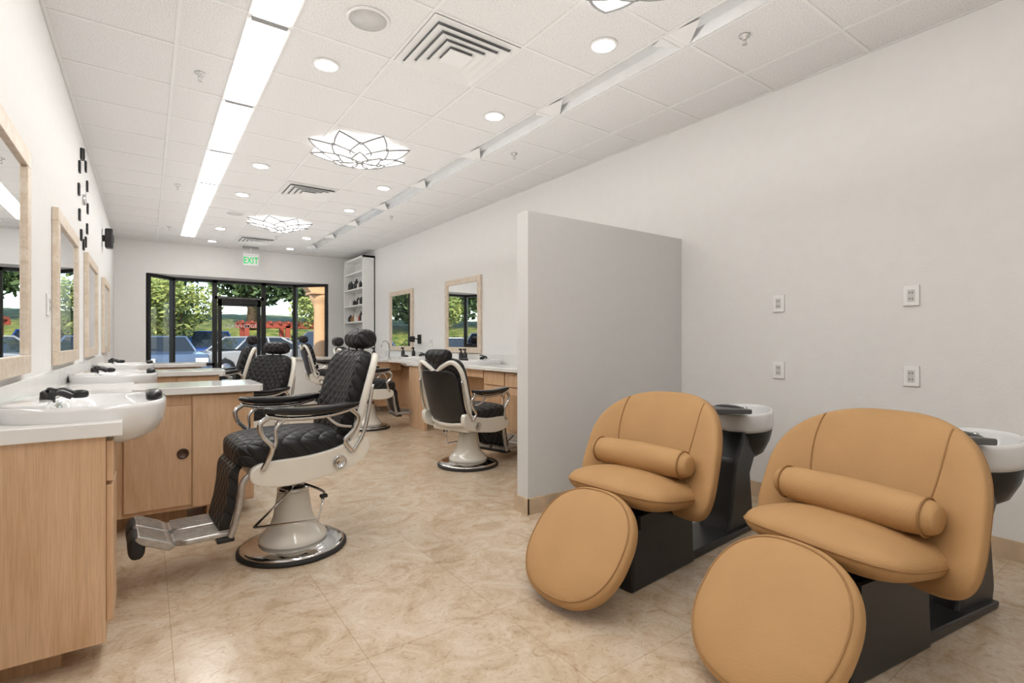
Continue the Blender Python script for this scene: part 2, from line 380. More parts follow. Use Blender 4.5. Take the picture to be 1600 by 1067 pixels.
# ---------------- wall items ----------------
def mirror(side,y0,y1,z0,z1):
    x=XL if side<0 else XR; e=empty('wall_mirror',(x,(y0+y1)/2,(z0+z1)/2)); s=-side
    def X(a_,b_): return (min(a_*s,b_*s),max(a_*s,b_*s))
    hy=(y1-y0)/2; hz=(z1-z0)/2; w=0.085
    x0,x1=X(0.001,0.035)
    for nm,a_ in (('frame_top',(-hy,hy,hz-w,hz)),('frame_bottom',(-hy,hy,-hz,-hz+w)),('frame_a',(-hy,-hy+w,-hz+w,hz-w)),('frame_b',(hy-w,hy,-hz+w,hz-w))):
        box(nm,x0,x1,*a_,M['frame'],e,0.004)
    x0,x1=X(0.002,0.02); box('mirror_glass',x0,x1,-hy+w,hy-w,-hz+w,hz-w,M['mirror'],e)
mirror(-1,2.2,3.36,1.05,2.11); mirror(-1,4.3,5.5,1.05,2.05); mirror(-1,6.3,7.55,1.05,2.05); mirror(-1,8.6,9.8,1.05,2.05)
mirror(1,3.85,4.95,1.03,2.15); mirror(1,6.16,7.22,1.03,2.15); mirror(1,8.45,9.5,1.03,2.15)
# clock of separate markers
e=empty('wall_clock',(XL,6.2,2.52))
bl=[]
for i in range(12):
    a_=2*math.pi*i/12; cy,cz_=0.40*math.sin(a_),0.42*math.cos(a_)
    for dd in (-0.022,0.022): bl.append((0.001,0.016,cy+dd-0.011,cy+dd+0.011,cz_-0.05,cz_+0.05))
    bl.append((0.001,0.016,cy-0.036,cy+0.036,cz_-0.009+0.02*(i%3),cz_+0.009+0.02*(i%3)))
boxes('hour_markers',bl,M['blk'],e)
lathe('movement',[(0.001,0),(0.05,0),(0.05,0.02),(0.001,0.022)],M['chrome'],e,R=Matrix.Rotation(math.pi/2,3,'Y'))
boxes('hands',[(0.022,0.027,-0.006,0.006,0,0.16),(0.022,0.026,0,0.12,-0.006,0.006)],M['chrome'],e)
e=empty('wall_speaker',(XL,8.75,2.58)); prof('cabinet',[(-.08,-.13),(.08,-.13),(.08,.13),(-.08,.13)],0.03,0.12,M['blk'],e,0.02,3,plane='yz')
box('bracket',0.0,0.04,-.02,.02,-.04,.04,M['blk'],e); lathe('cone',[(0.055,0),(0.055,0.006),(0.03,0.001)],M['rub'],e,loc=(0.118,0,0),R=Matrix.Rotation(math.pi/2,3,'Y'))
def outlet(side,y,z):
    x=XL if side<0 else XR; s=-side; e=empty('wall_outlet',(x,y,z))
    def bx(n,a0,a1,*r,mat=M['plate'],bev=0): box(n,min(a0*s,a1*s),max(a0*s,a1*s),*r,mat,e,bev)
    bx('painted_shadow_edge',0.0,0.004,-0.043,0.043,-0.065,0.065,mat=M['slotg'])  # grey rim painting a shadow edge around the cover plate
    bx('cover_plate',0.004,0.013,-0.041,0.041,-0.063,0.063,bev=0.003)
    bx('receptacle',0.012,0.016,-0.019,0.019,-0.037,0.037,mat=M['slotg'],bev=0.001)
    for z_ in (-0.02,0.018):
        for y_ in (-0.007,0.007): bx('slot',0.016,0.0165,y_-0.002,y_+0.002,z_-0.006,z_+0.006,mat=M['dark'])
for y in (1.97,1.15):
    for z in (1.485,0.985): outlet(1,y,z)
outlet(-1,4.12,1.42); outlet(1,7.75,1.2)
# ---------------- sinks ----------------
def sink(x,y,flip):
    e=empty('shampoo_sink',(x,y,0),math.pi if flip else 0)  # local +x = toward client
    ax,ay=0.27,0.31; V=[]; F=[]; n=48
    rings=[(0.45,0.79),(0.72,0.80),(0.90,0.83),(0.985,0.88),(1.0,0.94),(0.985,0.958),(0.94,0.958),(0.90,0.945),(0.82,0.91),(0.6,0.87),(0.2,0.85),(0.02,0.85)]
    for j,(s_,z_) in enumerate(rings):
        for i in range(n):
            t_=2*math.pi*i/n; X_=spw(math.cos(t_),0.75)*ax*s_; Y_=spw(math.sin(t_),0.75)*ay*s_
            if j>6: X_=X_*0.68+0.07
            V.append((X_,Y_,z_))
    for j in range(len(rings)-1):
        for i in range(n): k_=(i+1)%n; F.append((j*n+i,j*n+k_,(j+1)*n+k_,(j+1)*n+i))
    F.append(tuple(range(n))[::-1]); F.append(tuple((len(rings)-1)*n+i for i in range(n)))
    mesh('basin',V,F,M['ceram'],e,True)
    sell('faucet_deck',(-0.17,0,0.957),(0.07,0.22,0.018),0.5,0.4,M['ceram'],e)
    fx=-0.12
    lathe('faucet_body',[(0.026,0.96),(0.024,0.975),(0.022,1.00),(0.012,1.01)],M['blk'],e,loc=(fx,-0.06,0),seg=20)
    tube('faucet_lever',[(fx,-0.06,1.005),(fx+.01,-0.09,1.015),(fx+.03,-0.11,1.01)],0.007,M['blk'],e)
    tube('spray_hose',[(fx,0.02,0.955),(fx+.01,0.03,0.99),(fx+.04,0.04,1.0),(fx+.08,0.04,0.98)],0.010,M['blk'],e)
    sell('spray_head',(fx+.09,0.04,0.98),(0.03,0.022,0.018),0.7,0.8,M['blk'],e,nu=20,nv=10)
    tube('spout',[(fx,-0.04,0.98),(fx+.03,-0.03,0.995),(fx+.07,-0.02,0.975)],0.013,M['blk'],e)
    sell('neck_cushion',(0.225,0,0.966),(0.030,0.09,0.024),0.7,0.6,M['blk'],e,axis='y',f=lambda p:Vector((p.x-1.2*p.y*p.y,p.y,p.z)))
    return e
for y in (2.76,4.98,7.08): sink(-0.20,y,False)
for y in (5.75,7.6): sink(3.55,y,True)
# ---------------- stations left ----------------
GB=plain('grommet_brown',(0.07,0.035,0.02),0.4)
def lstation(y0):
    e=empty('barber_station',(0,0,0)); ys0=y0; ye=ys0+1.57
    box('wall_countertop',XL,-0.075,ys0,ye,0.85,0.902,M['quartz'],e,0.004)
    box('wall_cabinet',XL,-0.125,ys0+0.02,ys0+0.30,0.09,0.85,M['wood'],e)
    box('wall_cabinet_drawer',-0.125,-0.103,ys0+0.035,ys0+0.29,0.68,0.83,M['wood'],e,0.004)
    box('wall_cabinet_door',-0.125,-0.103,ys0+0.035,ys0+0.29,0.16,0.665,M['wood'],e,0.004)
    box('sink_cabinet',XL,-0.22,ys0+0.30,ye,0.09,0.75,M['wood'],e)
    box('toe_kick',XL,-0.26,ys0+0.12,ye,0.0,0.09,M['woodd'],e)
    box('backsplash',XL,XL+0.02,ys0,ye+0.52,0.902,1.02,M['quartz'],e,0.002)
    a_=ye
    pts=[(XL,a_-0.02),(0.2,a_-0.02),(0.45,a_-0.03),(0.64,a_-0.03),(0.665,a_),(0.665,a_+0.50),(0.64,a_+0.53),(XL,a_+0.53)]
    prof('peninsula_countertop',pts,0.855,0.902,M['quartz'],e,0.004,2,plane='xy')
    box('peninsula_cabinet',XL+0.02,0.61,a_+0.02,a_+0.50,0.10,0.855,M['wood'],e,0.003)
    box('peninsula_door',-0.12,0.235,a_,a_+0.02,0.13,0.78,M['wood'],e,0.004)
    boxes('door_gap',[(0.236,0.242,a_+0.012,a_+0.021,0.11,0.845),(-0.12,0.235,a_+0.012,a_+0.021,0.781,0.785)],M['woodd'],e)
    box('peninsula_side_panel',0.243,0.60,a_+0.008,a_+0.02,0.11,0.84,M['wood'],e,0.002)
    lathe('grommet',[(0.034,0),(0.034,0.006),(0.026,0.007),(0.024,0.002),(0.001,0.001)],GB,e,loc=(0.19,a_-0.0005,0.47),R=Matrix.Rotation(math.pi/2,3,'X'),seg=24)
    box('peninsula_toe_kick',XL+0.05,0.22,a_+0.14,a_+0.45,0.0,0.10,M['woodd'],e)
    box('peninsula_leg',0.33,0.37,a_+0.06,a_+0.40,0.0,0.10,M['wood'],e)
for k in range(3): lstation(2.39+2.12*k)
# right stations
e=empty('styling_counter',(0,0,0))
XW=XR-0.003
box('countertop',3.25,XW,2.99,9.75,0.86,0.902,M['quartz'],e,0.004)
box('backsplash',XW-0.02,XW,2.99,9.75,0.902,1.02,M['quartz'],e,0.002)
box('cabinet_a',3.33,XW,2.99,5.25,0.1,0.86,M['wood'],e)
for i in range(5):
    y0=3.0+0.45*i
    box('drawer_front',3.31,3.33,y0+0.01,y0+0.43,0.69,0.84,M['wood'],e,0.004)
    box('door_front',3.31,3.33,y0+0.01,y0+0.43,0.12,0.675,M['wood'],e,0.004)
    box('door_inset_panel',3.304,3.312,y0+0.07,y0+0.37,0.19,0.61,M['woodd'],e,0.002)
box('toe_kick',3.42,XW,2.99,9.7,0,0.1,M['woodd'],e)
box('recessed_back',3.6,XW,5.25,9.7,0.1,0.76,M['wood'],e)
box('apron',3.31,3.33,5.25,6.3,0.76,0.86,M['wood'],e)
for ya,xa in ((6.25,3.0),(8.1,2.84)):
    box('peninsula_top',xa,3.26,ya,ya+0.55,0.86,0.902,M['quartz'],e,0.004)
    box('peninsula_end_panel',xa+0.03,xa+0.07,ya+0.03,ya+0.52,0.0,0.86,M['wood'],e,0.002)
    box('peninsula_body',xa+0.07,3.6,ya+0.28,ya+0.5,0.1,0.86,M['wood'],e)
    box('peninsula_drawer',xa+0.09,3.5,ya+0.05,ya+0.28,0.72,0.86,M['wood'],e,0.003)
box('cabinet_b',3.33,3.6,8.65,9.7,0.1,0.86,M['wood'],e)
# ---------------- bookshelf ----------------
e=empty('product_shelf',(0,0,0)); y0,y1=10.35,11.6; xs=3.61
boxes('carcass',[(xs,XW,y0,y0+0.04,0,2.98),(xs,XW,y1-0.04,y1,0,2.98),(xs,XW,y0,y1,2.94,2.98),(XW-0.02,XW,y0,y1,0,2.98)],M['white'],e)
zs=[0.1,0.5,0.9,1.25,1.6,1.95,2.3,2.65]
boxes('shelf_boards',[(xs,XW-0.02,y0+0.04,y1-0.04,z,z+0.03) for z in zs],M['white'],e)
V=[];F=[];MI=[]
pm=[M['blk'],plain('bottle_red',(0.4,0.05,0.03),0.3),plain('bottle_white',(0.75,0.72,0.68),0.3),plain('bottle_amber',(0.3,0.14,0.04),0.3)]
for zi,z in enumerate(zs[2:7]):
    y=y0+0.1
    while y<y1-0.12:
        if random.random()<0.8:
            r_=random.uniform(0.026,0.045); h_=random.uniform(0.11,0.22); mi=random.choice([0,0,0,1,2,3]) if zi<3 else random.choice([0,0,2])
            n=len(V); x=xs+0.07
            for (rr,zz) in ((r_,0),(r_,h_*.75),(r_*.4,h_*.82),(r_*.4,h_)):
                for i in range(10): V.append((x+rr*math.cos(i*.628),y+rr*math.sin(i*.628),z+0.03+zz))
            for j in range(3):
                for i in range(10): k_=(i+1)%10; F.append((n+j*10+i,n+j*10+k_,n+(j+1)*10+k_,n+(j+1)*10+i)); MI.append(mi)
            F.append(tuple(n+30+i for i in range(10))); MI.append(mi)
        y+=random.uniform(0.09,0.13)
mesh('hair_product_bottles',V,F,None,e,False,pm,MI)
# white reception desk
e=empty('reception_desk',(0,0,0))
box('front_panel',2.2,2.9,10.0,10.06,0.02,0.86,M['white'],e,0.004); box('side_panel',2.2,2.24,10.06,10.6,0.02,0.86,M['white'],e); box('side_panel_b',2.86,2.9,10.06,10.6,0.02,0.86,M['white'],e)
box('desk_top',2.17,2.93,9.96,10.63,0.86,0.9,M['quartz'],e,0.005); box('plinth',2.22,2.88,10.03,10.58,0,0.05,M['dark'],e)
e=empty('hair_dryer_holder',(XR,8.2,1.24)); box('plate',-0.02,0,-0.06,0.06,-0.08,0.08,M['blk'],e,0.003)
tube('arm',[(-0.02,0,0),(-0.10,0,0.01),(-0.15,-0.03,0)],0.012,M['blk'],e); box('cradle',-0.22,-0.13,-0.09,0.0,-0.05,0.05,M['blk'],e,0.01)
for x,y in ((3.7,6.35),(3.72,6.5),(3.6,8.3),(3.75,8.2),(3.1,8.35)):
    e=empty('spray_bottle',(x,y,0.903)); lathe('bottle',[(0.03,0),(0.032,0.01),(0.032,0.12),(0.012,0.15),(0.012,0.17)],M['blk'],e,seg=16)
    box('trigger_head',-0.035,0.015,-0.01,0.01,0.17,0.195,M['blk'],e,0.003)
e=empty('tall_faucet',(3.35,8.3,0.903)); tube('gooseneck',[(0,0,0),(0,0,0.22),(-0.05,0,0.3),(-0.12,0,0.28),(-0.14,0,0.2)],0.011,M['chrome'],e)
lathe('flange',[(0.03,0),(0.028,0.02),(0.012,0.03)],M['chrome'],e,seg=20)
# ---------------- barber chair ----------------
def build_barber(name,loc,rz,dz=0,hd=0.0):
    e=empty(name,loc,rz)
    lathe('base_rubber_ring',[(0.283,0),(0.296,0.004),(0.296,0.018),(0.283,0.024)],M['rub'],e,seg=64)
    lathe('base_plate',[(0.284,0.022),(0.281,0.032),(0.268,0.040),(0.235,0.048),(0.18,0.056)],M['chrome'],e,seg=64)
    lathe('pedestal',[(0.18,0.05),(0.187,0.066),(0.18,0.085),(0.152,0.112),(0.125,0.145),(0.108,0.19),(0.098,0.25),(0.088,0.31),(0.083,0.345),(0.072,0.355)],M['cream'],e,seg=56)
    lathe('pedestal_collar',[(0.085,0.335),(0.087,0.352),(0.063,0.365),(0.03,0.37)],M['chrome'],e,seg=40)
    D=dz
    lathe('piston',[(0.022,0.34),(0.022,0.46+D)],M['chrome'],e,seg=24)
    def up(pts): return [(p_[0],p_[1],p_[2]+D) for p_ in pts]
    box('seat_mount',-0.12,0.14,-0.12,0.12,0.43+D,0.47+D,M['blk'],e,0.01)
    side=[(-.24,.455),(-.285,.50),(-.27,.55),(-.2,.575),(0,.58),(.16,.605),(.28,.645),(.335,.64),(.345,.585),(.31,.52),(.2,.475),(.05,.45),(-.1,.435)]
    side=[(p_.x,p_.z) for p_ in cr([(a_,0,b_) for a_,b_ in side],3,True)]
    for s_ in (-1,1):
        y0,y1=sorted((s_*0.235,s_*0.285)); o=prof('seat_shell_side',[(a_,b_+D) for a_,b_ in side],y0,y1,M['cream'],e,0.012,2)
        lathe('seat_medallion',[(0.038,0),(0.038,0.008),(0.03,0.012),(0.028,0.006),(0.001,0.006)],M['chrome'],e,loc=(0.17,s_*0.285,0.525+D),R=Matrix.Rotation(-s_*math.pi/2,3,'X'),seg=28)
    box('seat_pan',-0.25,0.25,-0.235,0.235,0.46+D,0.55+D,M['cream'],e,0.02)
    sell('seat_cushion',(-0.03,0,0.605+D),(0.31,0.262,0.075),0.45,0.35,M['quilt'],e,f=lambda p:Vector((p.x,p.y,p.z+0.03*(1-(p.x/.31)**2)*(1-(p.y/.26)**2)*(1 if p.z>0 else 0))))
    Rb=Matrix.Rotation(math.radians(16),3,'Y')
    cB=(0.315,0,0.865+D)
    tp=lambda p:Vector((p.x-0.72*p.y*p.y,p.y*(1+0.10*p.z),p.z))
    sell('backrest_cushion',cB,(0.062,0.25,0.29),0.5,0.42,M['quilt'],e,axis='x',f=tp,rot=Rb)
    c2=Vector(cB)+Rb@Vector((0.045,0,-0.02))
    loop=[(0,-.25,-.27),(0,-.275,0),(0,-.265,.2),(0,-.20,.285),(0,-.09,.25),(0,0,.2),(0,.09,.25),(0,.20,.285),(0,.265,.2),(0,.275,0),(0,.25,-.27),(0,.12,-.31),(0,-.12,-.31)]
    L=[c2+Rb@Vector((0.012-0.72*p_[1]**2,p_[1],p_[2])) for p_ in cr(loop,6,True)]
    v,f=tubegeo(L,0.022,8,True); mesh('back_shell_rim',v,f,M['cream'],e,True)
    sell('back_shell_panel',tuple(c2+Rb@Vector((0.02,0,-0.03))),(0.022,0.23,0.25),0.4,0.4,M['blk'],e,axis='x',f=tp,rot=Rb)
    top=Vector(cB)+Rb@Vector((0.0,0,0.29-hd))
    tubes('headrest_posts',[[top+Vector((0.0,s_*.05,-0.08)),top+Vector((0.01,s_*.05,0.05))] for s_ in (-1,1)],0.009,M['chrome'],e)
    sell('headrest',tuple(top+Vector((0.01,0,0.072))),(0.068,0.135,0.062),0.42,0.9,M['quilt'],e,axis='y')
    for s_ in (-1,1):
        Y=s_*0.315
        sell('armrest_pad',(0.02,Y,0.83+D),(0.25,0.042,0.022),0.6,0.5,M['blkg'],e,f=lambda p:Vector((p.x,p.y,p.z+0.35*p.x*p.x)))
        tube('arm_under_rail',up([(-.22,Y,.82),(-.1,Y,.795),(.1,Y,.795),(.26,Y,.83)]),0.012,M['chrome'],e)
        tube('arm_front_post',up([(-.20,Y,.815),(-.245,Y,.78),(-.235,Y,.72),(-.19,Y,.66),(-.2,Y*0.95,.60),(-.23,Y*0.92,.54)]),0.014,M['chrome'],e)
        tube('arm_front_brace',up([(-.12,Y,.80),(-.17,Y,.75),(-.17,Y,.68),(-.19,Y,.63)]),0.009,M['chrome'],e)
        tube('arm_rear_post',up([(.22,Y,.82),(.27,Y*0.96,.77),(.25,Y*0.94,.70),(.20,Y*0.92,.64),(.24,Y*0.91,.58)]),0.014,M['chrome'],e)
        tube('arm_rear_brace',up([(.08,Y,.80),(.15,Y,.74),(.23,Y*.96,.72)]),0.009,M['chrome'],e)
        tube('back_hinge_bar',[Vector((.25,s_*.29,.58+D)),Vector((.32,s_*.285,.70+D)),Vector((.37,s_*.275,.95+D))],0.011,M['chrome'],e)
    leg=cr([(-.28,0,.59),(-.335,0,.53),(-.345,0,.44),(-.36,0,.34),(-.385,0,.24)],5)
    V=[];F=[]
    for i,p_ in enumerate(leg):
        for (yy,xx) in ((-.18,-.022),(.18,-.022),(.18,.022),(-.18,.022)): V.append((p_.x+xx,yy,p_.z+D))
    for i in range(len(leg)-1):
        for k_ in range(4): l=(k_+1)%4; F.append((i*4+k_,i*4+l,(i+1)*4+l,(i+1)*4+k_))
    F.append((3,2,1,0)); n=len(V); F.append((n-4,n-3,n-2,n-1))
    mesh('leg_rest_pad',V,F,M['quilt'],e,False)
    z0=0.20+D
    for s_ in (-1,1):
        tube('leg_rest_rail',up([(-.24,s_*.195,.52),(-.30,s_*.195,.47),(-.315,s_*.195,.38),(-.335,s_*.195,.28),(-.36,s_*.195,.20)]),0.017,M['alum'],e)
        Yc=s_*0.098
        prof('foot_tread',[(-.34,Yc-.088),(-.55,Yc-.092),(-.61,Yc-.06),(-.61,Yc+.06),(-.55,Yc+.092),(-.34,Yc+.088)],z0,z0+0.028,M['alum'],e,0.008,2,plane='xy')
        boxes('tread_ribs',[(-.59,-.35,Yc-.075+.0205*k_,Yc-.064+.0205*k_,z0+0.028,z0+0.034) for k_ in range(8)],M['alum'],e)
        prof('foot_flap',[(-.59,z0+.005),(-.62,z0-.01),(-.74,z0+.05),(-.755,z0+.075),(-.74,z0+.09),(-.61,z0+.03)],Yc-.088,Yc+.088,M['alum'],e,0.006,2)
        V=[];F=[]
        for k_ in range(8):
            ya=Yc-.075+.0205*k_; n=len(V)
            for (xx,zz) in ((-.625,z0+.036),(-.73,z0+.085)):
                V+=[(xx,ya,zz-.01),(xx,ya+.011,zz-.01),(xx-.003,ya+.011,zz+.007),(xx-.003,ya,zz+.007)]
            F+=[(n,n+1,n+5,n+4),(n+1,n+2,n+6,n+5),(n+2,n+3,n+7,n+6),(n+3,n,n+4,n+7),(n+3,n+2,n+1,n),(n+4,n+5,n+6,n+7)]
        mesh('flap_ribs',V,F,M['alum'],e)
        sell('flap_bumper',(-.745,Yc,z0+.030),(.035,.088,.058),0.4,0.8,M['rub'],e,axis='y')
    box('footrest_crossbar',-.42,-.34,-.20,.20,z0-.025,z0,M['blk'],e,0.006)
    tube('pump_lever',[(0.05,-.05,.37),(0.12,-.17,.34),(0.10,-.2,.30)],0.008,M['chrome'],e)
    tube('pump_lever_loop',[(-.20,-.13,.20),(-.24,-.14,.205),(-.04,-.10,.36),(-.02,-.07,.37)],0.007,M['chrome'],e,smooth=False)
    tube('pump_lever_bar',[(-.24,-.14,.205),(0.08,-.20,.195),(0.11,-.2,.31)],0.007,M['chrome'],e,smooth=False)
    box('brake_knob',0.09,0.13,-.215,-.185,.315,.335,M['rub'],e,0.005)
    return e
build_barber('barber_chair',(0.695,3.18,0),math.radians(3))
build_barber('barber_chair',(0.69,5.25,0),math.radians(30),-0.08)
build_barber('barber_chair',(0.70,7.35,0),math.radians(-4))
build_barber('barber_chair',(2.55,4.32,0),math.radians(196),-0.10,0.05)
build_barber('barber_chair',(2.50,6.95,0),math.radians(172),-0.02)
build_barber('barber_chair',(2.55,9.05,0),math.radians(175),0.02)
# ---------------- shampoo chairs ----------------
def shampoo(loc,rz,bx):
    e=empty('shampoo_chair',loc,rz)
    Rf=Matrix.Rotation(math.radians(40),3,'Y')
    hf=(0.060,0.28,0.28); cf=Vector((-0.255,0,0.252))
    sell('footrest_pad',tuple(cf),hf,0.62,0.84,M['tan'],e,axis='x',rot=Rf,nu=64,nv=28)
    def oval(hx,hy_,e2,x): return [cf+Rf@Vector((x,spw(math.cos(t_),e2)*hx,spw(math.sin(t_),e2)*hy_)) for t_ in [2*math.pi*i/64 for i in range(64)]]
    for xx,sc in ((-0.037,0.935),(0.037,0.935)):
        v,f=tubegeo(oval(hf[1]*sc,hf[2]*sc,0.84,xx),0.004,6,True); mesh('footrest_piping',v,f,M['tanp'],e,True)
    Rs=Matrix.Rotation(math.radians(7),3,'Y'); hs=(0.29,0.315,0.098); cs=Vector((0.215,0,0.44))
    sell('seat_cushion',tuple(cs),hs,0.95,0.42,M['tan'],e,rot=Rs,nu=72,nv=28)
    P=[cs+Rs@Vector((spw(math.cos(t_),0.42)*hs[0]*1.004,spw(math.sin(t_),0.42)*hs[1]*1.004,0.0)) for t_ in [2*math.pi*i/80 for i in range(80)]]
    v,f=tubegeo(P,0.005,6,True); mesh('seat_piping',v,f,M['tanp'],e,True)
    sell('lumbar_pillow',(0.215,0,0.595),(0.078,0.295,0.076),0.22,1.0,M['tan'],e,axis='y',f=lambda p:Vector((p.x*(1-0.25*abs(p.y/.3)**3),p.y,p.z*(1-0.25*abs(p.y/.3)**3))))
    for s_ in (-1,1):
        v,f=tubegeo([Vector((0.215+0.068*math.cos(t_),s_*0.257,0.595+0.067*math.sin(t_))) for t_ in [2*math.pi*i/32 for i in range(32)]],0.004,6,True); mesh('pillow_piping',v,f,M['tanp'],e,True)
    Rb=Matrix.Rotation(math.radians(22),3,'Y'); hb=(0.085,0.40,0.325); cb=Vector((0.455,0,0.605)); e1,e2=0.7,0.62
    wrap=lambda p:Vector((p.x-0.85*p.y*p.y-0.06*abs(p.y),p.y*(1.0-0.03*p.z/0.3),p.z-(0.12*abs(p.y/.43)**2)))
    sell('back_cushion',tuple(cb),hb,e1,e2,M['tan'],e,axis='x',f=wrap,rot=Rb,nu=80,nv=32)
    for s_ in (-1,1):
        P=[]
        for k_ in range(33):
            h_=0.322-0.53*k_/32; yy=s_*(0.24-0.08*(k_/32)+0.03*math.sin(k_/32*3.1))
            s0=(abs(yy/hb[1])**(2/e2)+abs(h_/hb[2])**(2/e2))**(e2/e1)
            if s0>=1: continue
            P.append(cb+Rb@wrap(Vector((-hb[0]*(1-s0)**(e1/2)-0.001,yy,h_))))
        v,f=tubegeo(P,0.0035,6); mesh('back_seam',v,f,M['tanp'],e,True)
    P=[cb+Rb@wrap(Vector((0.02,spw(math.cos(t_),e2)*hb[1]*.985,spw(math.sin(t_),e2)*hb[2]*.985))) for t_ in [2*math.pi*i/90 for i in range(90)]]
    v,f=tubegeo(P,0.006,6,True); mesh('back_piping',v,f,M['tanp'],e,True)
    prof('base_box',[(-0.04,0.0),(0.52,0.0),(0.50,0.33),(0.06,0.36),(-0.02,0.30)],-0.14,0.14,M['blk'],e,0.01,2)
    boxes('seat_mechanism',[(0.0,0.34,-.16,-.14,.30,.365),(0.0,0.34,.14,.16,.30,.365),(0.0,0.4,-.12,.12,.33,.37)],M['blk'],e)
    tubes('footrest_bracket',[[(-0.17,s_*.09,.31),(0.03,s_*.09,.335)] for s_ in(-1,1)],0.014,M['blk'],e)
    prof('rear_base',[(0.50,0),(bx-0.12,0),(bx-0.10,0.03),(0.52,0.05)],-.13,.13,M['blk'],e,0.008)
    b0=bx-0.42
    prof('bowl_column',[(b0,0.0),(bx-0.08,0.0),(bx-0.06,0.08),(bx-0.10,0.35),(bx+0.05,0.58),(bx-0.18,0.62),(b0+0.12,0.45),(b0+0.05,0.12)],-.10,.10,M['blk'],e,0.02,3)
    T=Matrix.Rotation(math.radians(-6),3,'Y')
    lathe('bowl_shell',[(0.08,-.20),(0.12,-.17),(0.160,-.09),(0.178,-.02),(0.178,0.0)],M['blk'],e,loc=(bx,0,0.635),sx=1.0,R=T)
    lathe('bowl_basin',[(0.180,-0.01),(0.187,0.02),(0.190,0.095),(0.184,0.112),(0.172,0.112),(0.164,0.095),(0.142,0.03),(0.10,-0.03),(0.04,-0.05),(0.001,-0.05)],M['ceram'],e,loc=(bx,0,0.635),sx=1.0,R=T)
    sell('neck_rest',(bx-0.21,0,0.765),(0.04,0.11,0.026),0.6,0.6,M['blk'],e,axis='y',f=lambda p:Vector((p.x+1.2*p.y*p.y,p.y,p.z-1.0*p.y*p.y)))
    prof('neck_flap',[(0.56,0.80),(0.58,0.83),(bx-0.21,0.775),(bx-0.21,0.745)],-.16,.16,M['blk'],e,0.008)
    lathe('bowl_faucet',[(0.016,0),(0.016,0.03),(0.01,0.035)],M['chrome'],e,loc=(bx+0.14,0.05,0.71),seg=16)
shampoo((1.90,1.79,0),math.radians(5),1.38)
shampoo((2.01,0.89,0),math.radians(-8),1.25)
tb=empty('floor_power_cable',(0,0,0)); tube('cable',[(3.84,1.6,0.3),(3.7,1.55,0.02),(3.3,1.45,0.012),(2.9,1.5,0.012),(2.7,1.3,0.012)],0.006,M['blk'],tb)
# ---------------- exterior ----------------
box('parking_lot_ground',-45,60,12.56,60,-0.16,-0.04,M['asph'])
box('sidewalk',-30,40,12.57,15.6,-0.04,-0.01,plain('concrete',(0.5,0.47,0.42),0.9,noise=0.1,scale=4))
def leaves(name,blobs,n,size,mat,parent=None):
    V=[];F=[]
    for (cx,cy,cz_,rx,ry,rz_) in blobs:
        for i in range(n):
            d=Vector((random.gauss(0,1),random.gauss(0,1),random.gauss(0,1))).normalized()*(random.random()**0.35)
            c=Vector((cx+d.x*rx,cy+d.y*ry,cz_+d.z*rz_)); a_=Vector((random.gauss(0,1),random.gauss(0,1),random.gauss(0,1))).normalized(); b_=a_.orthogonal().normalized()
            s_=size*random.uniform(0.6,1.3); k_=len(V); V+=[c-a_*s_,c-b_*s_*.5,c+a_*s_,c+b_*s_*.5]; F.append((k_,k_+1,k_+2,k_+3))
    return mesh(name,V,F,mat,parent)
hv=[];hf_=[];nx,ny=60,12
for j in range(ny):
    for i in range(nx):
        hv.append((-40+i*95/(nx-1),30+j*2.2,-0.05+3.6*(1-math.exp(-j*0.35))+random.uniform(-.15,.15)))
for j in range(ny-1):
    for i in range(nx-1): k=j*nx+i; hf_.append((k,k+1,k+nx+1,k+nx))
mesh('ivy_hillside',hv,hf_,M['ivy'],None,True)
for i in range(13):
    x=-22+i*4.6+random.uniform(-1,1); y=34+random.uniform(-1,4); e=empty('oak_tree',(x,y,2.0))
    lathe('trunk',[(0.35,0),(0.25,2),(0.18,4)],M['trunk'],e,seg=10)
    leaves('crown',[(random.uniform(-1.5,1.5),random.uniform(-1,1),random.uniform(2.0,6),2.6,2.2,2.0) for _ in range(6)],900,0.26,M['leafd'],e)
for x,y,h in ((0.9,23.9,1.6),(7.0,24.6,2.6),(8.6,26,2.4),(-5,25,2.4),(-10,25,3),(13,25,3)):
    e=empty('street_tree',(x,y,-0.04)); tube('trunk',[(0,0,0),(0.1,0,h*0.5),(-0.05,0.1,h)],0.09,M['trunk'],e)
    tubes('branches',[[(0,0,h*.7),(random.uniform(-1,1),random.uniform(-1,1),h+1)] for _ in range(5)],0.04,M['trunk'],e)
    leaves('crown',[(random.uniform(-.8,.8),random.uniform(-.6,.6),h+random.uniform(0,1.6),1.0,1.0,0.8) for _ in range(5)],520,0.12,M['leafl'],e)
for i in range(16):
    x=-16+i*2.5; e=empty('hedge_shrub',(x,29.1+random.uniform(-.2,.1),-0.04)); leaves('foliage',[(0,0,0.75,1.25,0.6,0.85)],1100,0.10,M['leafl'] if i%3 else M['leafd'],e)
